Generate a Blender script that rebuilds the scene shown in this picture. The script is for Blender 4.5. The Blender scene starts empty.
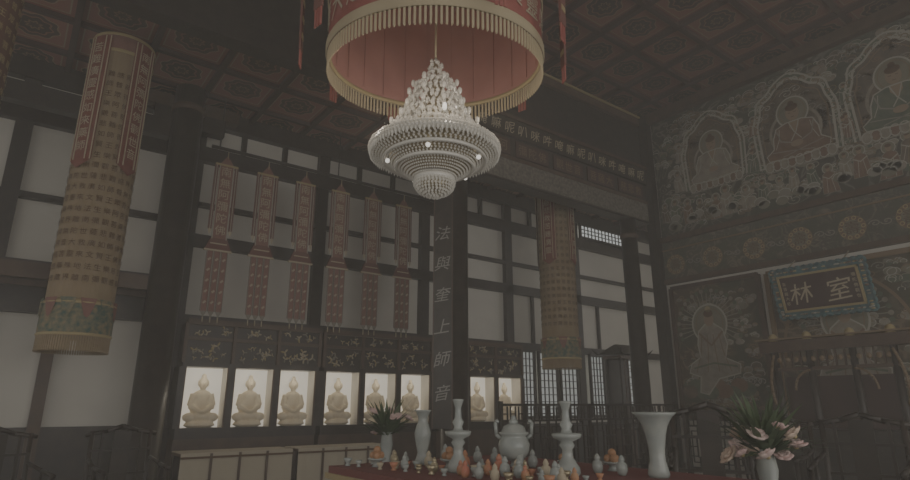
import bpy, bmesh, math, random
from mathutils import Vector, Matrix, Euler, Quaternion
random.seed(7)
sc=bpy.context.scene
D=bpy.data
pi=math.pi
# ---------------------------------------------------------------- materials
def mat(name,col,rough=0.7,metal=0.0,emis=None,es=0.0,spec=0.3,noise=None,nscale=8,bump=0.0):
    m=D.materials.new(name); m.use_nodes=True
    nt=m.node_tree; b=nt.nodes['Principled BSDF']
    b.inputs['Base Color'].default_value=(*col,1); b.inputs['Roughness'].default_value=rough
    b.inputs['Metallic'].default_value=metal
    b.inputs['Specular IOR Level'].default_value=spec
    if emis: 
        b.inputs['Emission Color'].default_value=(*emis,1); b.inputs['Emission Strength'].default_value=es
    if noise or bump:
        tc=nt.nodes.new('ShaderNodeTexCoord'); n=nt.nodes.new('ShaderNodeTexNoise')
        n.inputs['Scale'].default_value=nscale; n.inputs['Detail'].default_value=5
        nt.links.new(tc.outputs['Object'],n.inputs['Vector'])
        if noise:
            r=nt.nodes.new('ShaderNodeValToRGB')
            r.color_ramp.elements[0].position=0.35; r.color_ramp.elements[1].position=0.68
            r.color_ramp.elements[0].color=(*col,1); r.color_ramp.elements[1].color=(*noise,1)
            nt.links.new(n.outputs['Fac'],r.inputs['Fac']); nt.links.new(r.outputs['Color'],b.inputs['Base Color'])
        if bump:
            bp=nt.nodes.new('ShaderNodeBump'); bp.inputs['Strength'].default_value=bump
            nt.links.new(n.outputs['Fac'],bp.inputs['Height']); nt.links.new(bp.outputs['Normal'],b.inputs['Normal'])
    return m
M={}
M['wood']=mat('dark_lacquer_wood',(0.017,0.013,0.010),0.4,noise=(0.033,0.025,0.019),nscale=6)
M['wood2']=mat('brown_wood',(0.055,0.035,0.025),0.5,noise=(0.085,0.055,0.038),nscale=5)
M['plaster']=mat('plaster',(0.56,0.53,0.47),0.9,noise=(0.64,0.61,0.54),nscale=1.2)
M['floor']=mat('stone_floor',(0.12,0.105,0.09),0.35,noise=(0.16,0.145,0.12),nscale=2)
M['gold']=mat('gold_paint',(0.36,0.29,0.15),0.55,0.2)
M['gold2']=mat('pale_gold',(0.42,0.36,0.25),0.65)
M['white']=mat('white_paint',(0.6,0.58,0.5),0.6)
M['red']=mat('red_silk',(0.22,0.06,0.05),0.75,noise=(0.27,0.085,0.068),nscale=10)
M['redin']=mat('red_lining',(0.33,0.15,0.13),0.8,noise=(0.38,0.18,0.155),nscale=3)
M['pink']=mat('faded_pink_silk',(0.17,0.085,0.07),0.8,noise=(0.21,0.105,0.085),nscale=9)
M['pinkd']=mat('brown_red_silk',(0.12,0.05,0.04),0.8)
M['maroon']=mat('maroon_silk',(0.14,0.045,0.035),0.8,noise=(0.18,0.06,0.045),nscale=9)
M['cream']=mat('tan_silk',(0.26,0.20,0.12),0.85,noise=(0.22,0.165,0.10),nscale=4)
M['ochre']=mat('dark_ochre_silk',(0.11,0.055,0.035),0.85,noise=(0.09,0.045,0.03),nscale=4)
M['creamt']=mat('cream_fringe',(0.42,0.35,0.22),0.8)
M['ink']=mat('brown_ink',(0.09,0.052,0.03),0.8)
M['teal']=mat('teal_silk',(0.045,0.09,0.075),0.7,noise=(0.24,0.19,0.11),nscale=14)
M['turq']=mat('turquoise_paint',(0.075,0.15,0.155),0.6,noise=(0.045,0.075,0.085),nscale=10)
M['navy']=mat('dark_plaque',(0.050,0.030,0.026),0.5)
M['porc']=mat('celadon_porcelain',(0.33,0.345,0.315),0.25,spec=0.5,noise=(0.24,0.265,0.25),nscale=9)
M['cloth']=mat('yellow_tablecloth',(0.42,0.37,0.28),0.9)
M['redcloth']=mat('red_tablecloth',(0.13,0.045,0.04),0.8)
M['apple']=mat('apple_skin',(0.4,0.13,0.08),0.4,noise=(0.42,0.26,0.12),nscale=6)
M['orange']=mat('orange_peel',(0.34,0.18,0.09),0.5)
M['leaf']=mat('leaf_green',(0.05,0.08,0.04),0.6,noise=(0.08,0.11,0.055),nscale=6)
M['petal']=mat('pink_petals',(0.55,0.36,0.34),0.7,noise=(0.62,0.50,0.45),nscale=8)
M['petalw']=mat('peach_petals',(0.60,0.46,0.36),0.7)
M['statue']=mat('gilt_statue',(0.74,0.63,0.45),0.6,noise=(0.82,0.73,0.56),nscale=5)
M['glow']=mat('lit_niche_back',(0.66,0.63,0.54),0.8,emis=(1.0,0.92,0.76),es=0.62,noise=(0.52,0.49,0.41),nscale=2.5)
M['paper']=mat('daylit_paper',(0.7,0.72,0.7),0.9,emis=(0.95,0.97,0.9),es=0.22)
M['sky']=mat('daylit_glass',(0.7,0.72,0.7),0.9,emis=(0.95,0.97,0.92),es=0.6)
M['crystal']=mat('crystal',(0.66,0.63,0.56),0.15,spec=0.8,emis=(1.0,0.92,0.78),es=0.03)  # faint emission stands in for lamplight caught in the beads
M['bulb']=mat('bulb',(1,1,1),0.5,emis=(1.0,0.93,0.8),es=1.4)
M['brass']=mat('brass',(0.38,0.32,0.2),0.35,0.7)
M['line']=mat('mural_line',(0.21,0.195,0.16),0.85)
M['line2']=mat('mural_ochre',(0.18,0.13,0.08),0.85)
M['line3']=mat('mural_white',(0.35,0.33,0.275),0.85)
M['figd']=mat('mural_figure',(0.08,0.066,0.05),0.85,noise=(0.14,0.11,0.08),nscale=5)
M['robe1']=mat('mural_robe_brown',(0.13,0.08,0.055),0.85,noise=(0.18,0.12,0.08),nscale=6)
M['robe2']=mat('mural_robe_green',(0.065,0.085,0.06),0.85,noise=(0.11,0.125,0.085),nscale=6)
M['robe3']=mat('mural_robe_pale',(0.18,0.16,0.125),0.85,noise=(0.27,0.24,0.19),nscale=6)
M['halo']=mat('mural_halo',(0.14,0.135,0.10),0.85,noise=(0.19,0.18,0.13),nscale=4)
M['skin']=mat('mural_skin',(0.25,0.185,0.125),0.85)
M['char']=mat('calligraphy_white',(0.27,0.26,0.23),0.7)
M['carve']=mat('carved_grey',(0.08,0.072,0.058),0.8,noise=(0.18,0.16,0.13),nscale=14,bump=0.4)
M['beamred']=mat('beam_redbrown',(0.055,0.032,0.026),0.6)

def mural_mat(name,c1,c2,c3,scale,freq,tint=(0.05,0.07,0.045)):
    m=D.materials.new(name); m.use_nodes=True; nt=m.node_tree; N=nt.nodes; L=nt.links
    b=N['Principled BSDF']; b.inputs['Roughness'].default_value=0.85; b.inputs['Specular IOR Level'].default_value=0.15
    tc=N.new('ShaderNodeTexCoord'); n=N.new('ShaderNodeTexNoise'); n.inputs['Scale'].default_value=scale; n.inputs['Detail'].default_value=3
    n.inputs['Distortion'].default_value=1.2
    L.new(tc.outputs['Object'],n.inputs['Vector'])
    mu=N.new('ShaderNodeMath'); mu.operation='MULTIPLY'; mu.inputs[1].default_value=freq; L.new(n.outputs['Fac'],mu.inputs[0])
    s=N.new('ShaderNodeMath'); s.operation='SINE'; L.new(mu.outputs[0],s.inputs[0])
    r=N.new('ShaderNodeValToRGB'); e=r.color_ramp.elements
    e[0].position=0.0; e[0].color=(*c1,1); e[1].position=0.95; e[1].color=(*c3,1)
    x=e.new(0.72); x.color=(*c2,1)
    L.new(s.outputs[0],r.inputs['Fac'])
    n2=N.new('ShaderNodeTexNoise'); n2.inputs['Scale'].default_value=scale*0.8; n2.inputs['Detail'].default_value=6; L.new(tc.outputs['Object'],n2.inputs['Vector'])
    mx=N.new('ShaderNodeMix'); mx.data_type='RGBA'; mx.inputs['B'].default_value=(*tint,1)
    r2=N.new('ShaderNodeValToRGB'); r2.color_ramp.elements[0].position=0.42; r2.color_ramp.elements[1].position=0.62
    L.new(n2.outputs['Fac'],r2.inputs['Fac']); L.new(r2.outputs['Color'],mx.inputs['Factor']); L.new(r.outputs['Color'],mx.inputs['A'])
    L.new(mx.outputs['Result'],b.inputs['Base Color'])
    return m
M['mural']=mural_mat('mural_clouds',(0.055,0.052,0.042),(0.085,0.08,0.066),(0.165,0.155,0.13),0.9,60,(0.06,0.066,0.05))
M['mural2']=mural_mat('mural_garden',(0.085,0.065,0.046),(0.125,0.098,0.07),(0.175,0.14,0.10),1.4,26,(0.06,0.062,0.044))
M['band']=mural_mat('painted_band',(0.08,0.074,0.06),(0.12,0.11,0.088),(0.17,0.15,0.11),3,30,(0.068,0.072,0.055))

def coffer_mat(T,G,name):
    m=D.materials.new(name); m.use_nodes=True; nt=m.node_tree; N=nt.nodes; L=nt.links
    b=N['Principled BSDF']; b.inputs['Roughness'].default_value=0.7; b.inputs['Specular IOR Level'].default_value=0.2
    tc=N.new('ShaderNodeTexCoord'); sep=N.new('ShaderNodeSeparateXYZ'); L.new(tc.outputs['Object'],sep.inputs[0])
    def mth(op,a,bv=None):
        n=N.new('ShaderNodeMath'); n.operation=op
        if isinstance(a,(int,float)): n.inputs[0].default_value=a
        else: L.new(a,n.inputs[0])
        if bv is not None:
            if isinstance(bv,(int,float)): n.inputs[1].default_value=bv
            else: L.new(bv,n.inputs[1])
        return n.outputs[0]
    def fr(o):
        f=mth('FLOORED_MODULO',mth('DIVIDE',o,T),1.0)
        return mth('SUBTRACT',f,0.5)
    u=fr(sep.outputs[0]); v=fr(sep.outputs[1])
    r=mth('SQRT',mth('ADD',mth('MULTIPLY',u,u),mth('MULTIPLY',v,v)))
    ang=mth('ARCTAN2',u,v)
    pet=mth('MULTIPLY',mth('SINE',mth('MULTIPLY',ang,8.0)),0.02)
    rr=mth('ADD',r,pet)
    ramp=N.new('ShaderNodeValToRGB'); L.new(rr,ramp.inputs['Fac']); e=ramp.color_ramp; e.interpolation='CONSTANT'
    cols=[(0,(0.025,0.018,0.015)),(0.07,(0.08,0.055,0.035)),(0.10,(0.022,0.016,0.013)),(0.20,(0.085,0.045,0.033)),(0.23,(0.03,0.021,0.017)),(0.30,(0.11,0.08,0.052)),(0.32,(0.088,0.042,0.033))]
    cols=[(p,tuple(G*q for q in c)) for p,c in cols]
    e.elements[0].position=0; e.elements[0].color=(*cols[0][1],1); e.elements[1].position=0.99; e.elements[1].color=(*cols[-1][1],1)
    for p,c in cols[1:]:
        q=e.elements.new(p); q.color=(*c,1)
    mxv=mth('MAXIMUM',mth('ABSOLUTE',u),mth('ABSOLUTE',v))
    edge=mth('GREATER_THAN',mxv,0.385); edge2=mth('GREATER_THAN',mxv,0.405)
    mx=N.new('ShaderNodeMix'); mx.data_type='RGBA'; L.new(edge,mx.inputs['Factor']); L.new(ramp.outputs['Color'],mx.inputs['A']); mx.inputs['B'].default_value=(0.10*G,0.08*G,0.052*G,1)
    mx2=N.new('ShaderNodeMix'); mx2.data_type='RGBA'; L.new(edge2,mx2.inputs['Factor']); L.new(mx.outputs['Result'],mx2.inputs['A']); mx2.inputs['B'].default_value=(0.07*G,0.03*G,0.024*G,1)
    L.new(mx2.outputs['Result'],b.inputs['Base Color'])
    return m
TILE=1.12
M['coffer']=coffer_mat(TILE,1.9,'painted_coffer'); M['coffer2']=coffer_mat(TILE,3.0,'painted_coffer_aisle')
# ---------------------------------------------------------------- mesh builder
class MB:
    def __init__(s): s.v=[];s.f=[];s.m=[];s.mats=[];s.sm=[]
    def mi(s,k):
        if k not in s.mats: s.mats.append(k)
        return s.mats.index(k)
    def add(s,vs,fs,k,smooth=False):
        o=len(s.v); s.v.extend([tuple(v) for v in vs]); i=s.mi(k)
        for f in fs:
            s.f.append([o+a for a in f]); s.m.append(i); s.sm.append(smooth)
    def box(s,c,d,k,rz=0,mtx=None):
        x,y,z=d[0]/2,d[1]/2,d[2]/2
        vs=[Vector(p) for p in ((-x,-y,-z),(x,-y,-z),(x,y,-z),(-x,y,-z),(-x,-y,z),(x,-y,z),(x,y,z),(-x,y,z))]
        if mtx is not None: vs=[mtx@v for v in vs]
        elif rz:
            R=Matrix.Rotation(rz,3,'Z'); vs=[R@v for v in vs]
        c=Vector(c); vs=[v+c for v in vs]
        s.add(vs,[(0,3,2,1),(4,5,6,7),(0,1,5,4),(1,2,6,5),(2,3,7,6),(3,0,4,7)],k)
    def b2(s,x0,x1,y0,y1,z0,z1,k): s.box(((x0+x1)/2,(y0+y1)/2,(z0+z1)/2),(x1-x0,y1-y0,z1-z0),k)
    def lathe(s,prof,c,k,n=24,smooth=True,cap=True,T=None):
        vs=[];fs=[]
        for r,z in prof:
            for i in range(n):
                a=2*pi*i/n; vs.append(Vector((r*math.cos(a),r*math.sin(a),z)))
        for j in range(len(prof)-1):
            for i in range(n):
                i2=(i+1)%n; fs.append((j*n+i,j*n+i2,(j+1)*n+i2,(j+1)*n+i))
        if cap:
            fs.append(tuple(range(n-1,-1,-1))); fs.append(tuple(range((len(prof)-1)*n,len(prof)*n)))
        if T is not None: vs=[T@v for v in vs]
        c=Vector(c); s.add([v+c for v in vs],fs,k,smooth)
    def cyl(s,a,b,r,k,n=8,r2=None):
        a=Vector(a);b=Vector(b); d=b-a; L=d.length
        q=d.to_track_quat('Z','Y').to_matrix()
        s.lathe([(r,0),(r if r2 is None else r2,L)],a,k,n,True,True,q)
    def tube(s,pts,r,k,n=5):
        for a,b in zip(pts[:-1],pts[1:]): s.cyl(a,b,r,k,n)
    def ell(s,c,r,k,n=12,m=8,T=None):
        vs=[];fs=[]
        if isinstance(r,(int,float)): r=(r,r,r)
        for j in range(m+1):
            t=pi*j/m
            for i in range(n):
                a=2*pi*i/n; vs.append(Vector((r[0]*math.sin(t)*math.cos(a),r[1]*math.sin(t)*math.sin(a),r[2]*math.cos(t))))
        for j in range(m):
            for i in range(n):
                i2=(i+1)%n; fs.append((j*n+i,(j+1)*n+i,(j+1)*n+i2,j*n+i2))
        if T is not None: vs=[T@v for v in vs]
        c=Vector(c); s.add([v+c for v in vs],fs,k,True)
    def poly(s,pts,k): s.add(pts,[tuple(range(len(pts)))],k)
    def bead(s,c,r,k,h=1.0):
        c=Vector(c); s.add([c+Vector(p) for p in ((r,0,0),(0,r,0),(-r,0,0),(0,-r,0),(0,0,r*h),(0,0,-r*h))],
          [(0,1,4),(1,2,4),(2,3,4),(3,0,4),(1,0,5),(2,1,5),(3,2,5),(0,3,5)],k)
    def obj(s,name,loc=(0,0,0),rot=(0,0,0),parent=None):
        me=D.meshes.new(name); me.from_pydata(s.v,[],s.f)
        for k in s.mats: me.materials.append(M[k])
        me.polygons.foreach_set('material_index',s.m); me.polygons.foreach_set('use_smooth',s.sm); me.update()
        o=D.objects.new(name,me); sc.collection.objects.link(o); o.location=loc; o.rotation_euler=rot
        if parent: o.parent=parent
        return o
def inst(o,name,loc,rot=(0,0,0),scale=(1,1,1)):
    n=D.objects.new(name,o.data); sc.collection.objects.link(n); n.location=loc; n.rotation_euler=rot; n.scale=scale; return n
# ---------------------------------------------------------------- glyphs
GC={}
def glyph(ch):
    if ch in GC: return GC[ch]
    cu=D.curves.new('g','FONT'); cu.body=ch; cu.size=1; cu.resolution_u=1
    o=D.objects.new('g',cu); sc.collection.objects.link(o)
    dg=bpy.context.evaluated_depsgraph_get(); me=D.meshes.new_from_object(o.evaluated_get(dg))
    vs=[(v.co.x,v.co.y) for v in me.vertices]; fs=[tuple(p.vertices) for p in me.polygons]
    D.objects.remove(o); D.curves.remove(cu); D.meshes.remove(me)
    if vs:
        x0=min(v[0] for v in vs);x1=max(v[0] for v in vs);y0=min(v[1] for v in vs);y1=max(v[1] for v in vs)
        q=max(x1-x0,y1-y0,1e-3); vs=[((x-(x0+x1)/2)/q,(y-(y0+y1)/2)/q) for x,y in vs]
    GC[ch]=(vs,fs); return GC[ch]
def put(mb,ch,fn,u,v,size,k,sh=0.0):
    vs,fs=glyph(ch)
    if vs: mb.add([fn(u+x*size+y*size*sh,v+y*size+x*size*sh*0.8) for x,y in vs],fs,k)
SUTRA='南無阿彌陀佛觀世音菩薩大慈悲救苦難廣靈感如來藥師文殊普賢地藏王法界眾生離得樂'
# ================================================================ ROOM
Y1=8.63; YB=12.0; XR=13.0; HC=9.3; HA=7.55
b=MB(); b.b2(-5,20,-6,12.3,-0.1,0,'floor'); b.obj('floor')
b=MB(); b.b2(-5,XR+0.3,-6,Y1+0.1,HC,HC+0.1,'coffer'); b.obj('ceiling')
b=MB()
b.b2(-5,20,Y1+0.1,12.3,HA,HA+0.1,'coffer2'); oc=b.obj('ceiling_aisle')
b=MB()
x=math.floor(-5/TILE)*TILE
while x<XR-0.1:
    if x>-5: b.b2(x-0.06,x+0.06,-6,Y1-.15,HC-0.10,HC-0.002,'beamred')
    x+=TILE
y=math.floor(-6/TILE)*TILE
while y<Y1:
    if y>-6: b.b2(-5,XR-.25,y-0.055,y+0.055,HC-0.09,HC-0.002,'beamred')
    y+=TILE
x=math.floor(-5/TILE)*TILE
while x<20:
    if x>-5: b.b2(x-0.05,x+0.05,Y1+0.2,YB-.2,HA-0.09,HA-0.002,'beamred')
    x+=TILE
for y in (8.96,10.08,11.2): b.b2(-5,20,y-0.045,y+0.045,HA-0.08,HA-0.002,'beamred')
b.obj('trim_ceiling_ribs')
b=MB(); b.b2(-5,20,YB,YB+0.2,0,HA,'plaster'); b.obj('wall_back')
b=MB(); b.b2(19.8,20,Y1,YB,0,HA,'plaster'); 
b.obj('wall_end')
b=MB()
posts=[-3.2,-0.45,0.5,2.4,5.15,8.0,10.85,13.7,16.6]
for x in posts:
    w=0.13 if x!=0.5 else 0.09
    b.b2(x-w,x+w,YB-0.14,YB,0,HA if x!=0.5 else 3.9,'wood' if x!=0.5 else 'wood2')
def beam(z0,z1,x0=-5,x1=19.8,k='wood',d=0.12): b.b2(x0,x1,YB-d,YB,z0,z1,k)
beam(7.18,7.55,d=0.2); beam(6.38,6.7,d=0.16); beam(5.42,5.52,x0=2.4); beam(4.6,4.85,d=0.14,x0=2.4); beam(3.06,3.25,d=0.16)
beam(5.0,5.12,x1=2.4)
beam(3.25,3.95,x1=2.4,k='wood',d=0.1); beam(0,1.25,d=0.08,x0=-5,x1=2.4)
beam(3.5,3.6,x1=2.4,k='wood2',d=0.16)
beam(0,1.1,x0=2.4,x1=19.8)
for i,x in enumerate(posts[:-1]):
    nx=posts[i+1]
    if nx-x<1.5: continue
    for q in (0.33,0.66):
        xx=x+(nx-x)*q
        b.b2(xx-0.05,xx+0.05,YB-0.1,YB,6.7,7.18,'wood')
        if x>7 and q<.5: b.b2(xx-0.04,xx+0.04,YB-0.09,YB,3.25,4.6,'wood')
b.obj('trim_timber_frame')
b=MB()
FY=YB-0.62
def niche_cab(x0,x1,n):
    b.b2(x0,x1,FY,YB-0.16,2.26,2.34,'wood'); b.b2(x0,x1,FY,YB-0.16,1.02,1.2,'wood')
    b.b2(x0,x1,FY+0.06,YB-0.16,2.34,3.06,'wood')
    b.b2(x0,x1,FY-0.03,FY+0.1,3.02,3.12,'wood2')
    b.b2(x0,x1,FY+0.02,FY+0.06,2.74,2.80,'wood2')
    b.b2(x0,x1,FY+0.05,YB-0.16,0.0,1.02,'wood2')
    w=(x1-x0)/n
    for i in range(n+1):
        xx=x0+i*w; e=0.05
        b.b2(xx-e,xx+e,FY,YB-0.17,1.2,2.26,'wood')
        b.b2(xx-0.03,xx+0.03,FY+0.0,FY+0.06,2.34,3.06,'wood2')
    for i in range(n):
        xa=x0+i*w; cx=xa+w/2
        for sx in (-1,1): b.b2(cx+sx*(w/2-0.062)-0.012,cx+sx*(w/2-0.062)+0.012,FY+0.01,FY+0.04,1.2,2.26,'wood2')
        b.b2(xa+.05,xa+w-.05,FY+.40,FY+.44,1.2,2.26,'glow')
        for sx in (-1,1): b.b2(cx+sx*(w/2-0.05)-.004,cx+sx*(w/2-0.05)+.004,FY+.05,FY+.40,1.2,2.26,'plaster')
        def relief(z0,z1,m):
            for _ in range(m):
                u=cx+random.uniform(-.5,.5)*(w-0.22); zz=random.uniform(z0,z1); a=random.uniform(0,pi); r=random.uniform(0.025,0.06)
                for q in range(3):
                    aa=a+q*2.1; pu=u+math.cos(aa)*r*0.7; pz=zz+math.sin(aa)*r*0.7
                    T=Matrix.Rotation(-aa,3,'Y')
                    b.ell((pu,FY+0.055,pz),(r*0.8,0.01,r*0.33),random.choice(['gold2','gold','line']),6,4,T)
        relief(2.40,2.68,15); relief(2.84,2.98,9)
niche_cab(2.5,5.1,3) ; niche_cab(5.2,7.92,3); niche_cab(8.08,10.8,3)
b.obj('trim_niche_cabinet')
def statue():
    s=MB()
    s.ell((0,0,0.16),(0.26,0.17,0.08),'statue',16,10)
    s.ell((-0.19,-0.06,0.15),(0.12,0.1,0.07),'statue'); s.ell((0.19,-0.06,0.15),(0.12,0.1,0.07),'statue')
    s.ell((0,0.02,0.36),(0.125,0.1,0.2),'statue')
    s.ell((0,0.02,0.47),(0.165,0.09,0.09),'statue')
    for sx in (-1,1):
        s.cyl((sx*.15,0.02,.49),(sx*.2,-.02,.32),.055,'statue',10,.05); s.cyl((sx*.2,-.02,.32),(sx*.04,-.13,.24),.05,'statue',10,.034)
        s.ell((sx*.085,0.0,.66),(.014,.02,.05),'statue',8,6)
    s.ell((0,0.03,.3),(.2,.1,.14),'statue',14,8)
    s.cyl((0,0.01,.5),(0,0.0,.6),.045,'statue',10)
    s.ell((0,0,.66),(.08,.088,.1),'statue',14,10); s.ell((0,0.01,.765),(.042,.042,.04),'statue')
    s.ell((0,-.088,.65),(.012,.018,.025),'statue',8,6)
    s.ell((0,-.14,.235),(.07,.04,.03),'statue')
    s.lathe([(0.2,0),(0.27,0.03),(0.24,0.07),(0.2,0.09)],(0,0,0),'statue',20)
    o=s.obj('st')
    r=o.modifiers.new('r','REMESH'); r.mode='VOXEL'; r.voxel_size=0.011; r.use_smooth_shade=True
    sm=o.modifiers.new('s','SMOOTH'); sm.iterations=2
    dg=bpy.context.evaluated_depsgraph_get(); me=D.meshes.new_from_object(o.evaluated_get(dg)); D.objects.remove(o)
    me.materials.clear(); me.materials.append(M['statue']); return me
sme=statue()
for x0,x1 in ((2.5,5.1),(5.2,7.92),(8.08,10.8)):
    w=(x1-x0)/3
    for i in range(3):
        cx=x0+(i+.5)*w
        o=D.objects.new('buddha_statue',sme); sc.collection.objects.link(o); o.location=(cx+0.02,FY+0.26,1.203); o.scale=(1.02,0.65,1.18)
        l=D.lights.new('niche_fill','POINT'); l.energy=3.0; l.color=(1,0.88,0.67); l.shadow_soft_size=0.05  # added fill light so the statue is no silhouette against the bright back
        lo=D.objects.new('niche_fill',l); sc.collection.objects.link(lo); lo.location=(cx,FY-0.02,2.14)
def lattice(b,x0,x1,z0,z1,y,k,nx,nz,t=0.02):
    b.b2(x0,x1,y,y+0.02,z0,z1,k)
    for i in range(nx+1):
        xx=x0+(x1-x0)*i/nx; b.b2(xx-t/2,xx+t/2,y-0.04,y-0.001,z0,z1,'wood')
    for i in range(nz+1):
        zz=z0+(z1-z0)*i/nz; b.b2(x0,x1,y-0.04,y-0.001,zz-t/2,zz+t/2,'wood')
    b.b2(x0-.07,x0,y-.06,y+.02,z0-.07,z1+.07,'wood'); b.b2(x1,x1+.07,y-.06,y+.02,z0-.07,z1+.07,'wood')
    b.b2(x0,x1,y-.06,y+.02,z1,z1+.07,'wood'); b.b2(x0,x1,y-.06,y+.02,z0-.07,z0,'wood')
n=1
for xa,xb in ((11.05,11.6),(11.85,12.5),(12.7,13.35),(14.0,14.55),(14.75,15.3),(15.5,16.1)):
    b=MB(); lattice(b,xa,xb,1.3,3.0,YB-0.18,'paper',4,9); b.obj('window_%d'%n); n+=1
b=MB(); lattice(b,13.9,16.3,6.75,7.12,YB-0.2,'sky',14,3); b.obj('window_%d'%n)
b=MB()
b.b2(-5,XR,Y1+0.0,Y1+0.2,HA,HC,'wood')
b.obj('wall_upper')
b=MB()
b.b2(-5,6.2,Y1-0.12,Y1+0.2,7.18,HA,'wood'); b.b2(-5,XR-.25,Y1-0.1,Y1,HC-0.35,HC-0.1,'wood2')
b.b2(-5,XR-.25,Y1-0.14,Y1-0.1,HC-0.14,HC-0.1,'gold')
xa,xb=6.8,XR-.25
b.b2(xa,xb,Y1-0.16,Y1+0.2,7.2,7.62,'wood'); b.b2(xa,xb,Y1-0.2,Y1+0.2,7.62,7.7,'wood2')
b.b2(xa,xb,Y1-0.10,Y1+0.2,6.72,7.2,'wood'); b.b2(xa,xb,Y1-0.14,Y1+0.2,6.66,6.74,'wood2')
b.b2(xa,xb,Y1-0.12,Y1+0.2,6.18,6.66,'carve'); b.b2(xa,xb,Y1-0.15,Y1+0.2,6.12,6.18,'wood')
for i in range(5):
    x0=xa+0.1+i*1.17
    b.b2(x0,x0+1.0,Y1-0.13,Y1-0.1,6.78,7.14,'beamred')
fn=lambda u,v:(u,Y1-0.17,v)
t='唵嘛呢叭咪吽'*3
for i in range(15): put(b,t[i],fn,xa+0.3+i*0.385,7.4,0.27,'gold2',0.15)
fn=lambda u,v:(u,Y1-0.135,v)
for i in range(5):
    for j in range(3): put(b,SUTRA[i*3+j],fn,xa+0.3+i*1.17+j*0.3,6.96,0.24,'line2')
b.obj('trim_inscribed_beam')
def column(x,y,r,h,k='wood'):
    b=MB(); b.lathe([(r*1.5,0),(r*1.6,0.08),(r*1.45,0.2),(r*1.1,0.28),(r,0.3),(r,h)],(0,0,0),k,28)
    b.lathe([(r,h-0.5),(r*1.12,h-0.47),(r*1.12,h-0.4),(r,h-0.37)],(0,0,0),'wood2',28,cap=False)
    b.obj('wooden_column',(x,y,0))
column(6.5,Y1,0.25,HA+1.65)
column(1.98,11.1,0.27,HA-.1)
column(12.0,Y1,0.2,6.11)
b=MB(); b.b2(12.78,12.99,Y1-.28,Y1-.03,0,HC-.1,'wood'); b.b2(12.74,12.99,Y1-.32,Y1-.0,0,.3,'wood2'); b.obj('trim_corner_pilaster')
b=MB()
b.b2(-0.16,0.16,-0.02,0.02,0,5.9,'wood'); 
for sx in (-1,1): b.b2(sx*0.17-0.01,sx*0.17+0.01,-0.03,0.03,0,5.9,'wood2')
fn=lambda u,v:(u,-0.025,v)
for i,ch in enumerate('法與奎上師音'): put(b,ch,fn,0,3.5-i*0.58,0.27,'char',0.22)
b.obj('couplet_board',(6.5-.6*.30-.8*.22,Y1-.8*.30+.6*.22,1.2),(0,0,math.radians(-34)))
b=MB()
b.b2(-5,1.70,11.0,11.2,6.35,6.7,'wood'); b.b2(1.45,2.75,11.39,11.6,6.8,7.15,'wood'); b.b2(1.2,3.0,11.39,11.6,7.15,7.4,'wood2')
b.b2(-5,1.70,11.05,11.15,3.5,3.75,'wood2')
b.obj('trim_bracket_beam')
# ---------------- mural wall (X=13)
b=MB(); b.b2(XR,XR+0.2,-6,Y1+0.1,0,HC,'plaster'); b.obj('wall_right')
YM=Y1-.3
P=lambda y,z,d=0.0:(XR-0.03-d,y,z)
b=MB()
b.b2(XR-0.03,XR-.005,-6,YM,5.72,HC-0.36,'mural')
def ribbon(pts,w,k,d,closed=False):
    n=len(pts); vs=[];fs=[]
    for i in range(n):
        p=pts[i]; a=pts[(i-1)%n] if (closed or i>0) else p; c=pts[(i+1)%n] if (closed or i<n-1) else p
        dx,dy=c[0]-a[0],c[1]-a[1]; L=math.hypot(dx,dy) or 1; nx,ny=-dy/L*w/2,dx/L*w/2
        vs+= [P(p[0]+nx,p[1]+ny,d),P(p[0]-nx,p[1]-ny,d)]
    for i in range(n if closed else n-1):
        j=(i+1)%n; fs.append((2*i,2*i+1,2*j+1,2*j))
    b.add(vs,fs,k)
def disc(cy,cz,ry,rz,k,d,n=28,a0=0,a1=2*pi):
    b.poly([P(cy+ry*math.cos(a0+(a1-a0)*i/n),cz+rz*math.sin(a0+(a1-a0)*i/n),d) for i in range(n)],k)
def ringp(cy,cz,ry,rz,w,k,d,n=36,a0=0,a1=2*pi):
    full=abs(a1-a0-2*pi)<1e-3
    pts=[(cy+ry*math.cos(a0+(a1-a0)*i/(n if full else n-1)),cz+rz*math.sin(a0+(a1-a0)*i/(n if full else n-1))) for i in range(n)]
    ribbon(pts,w,k,d,full)
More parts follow.
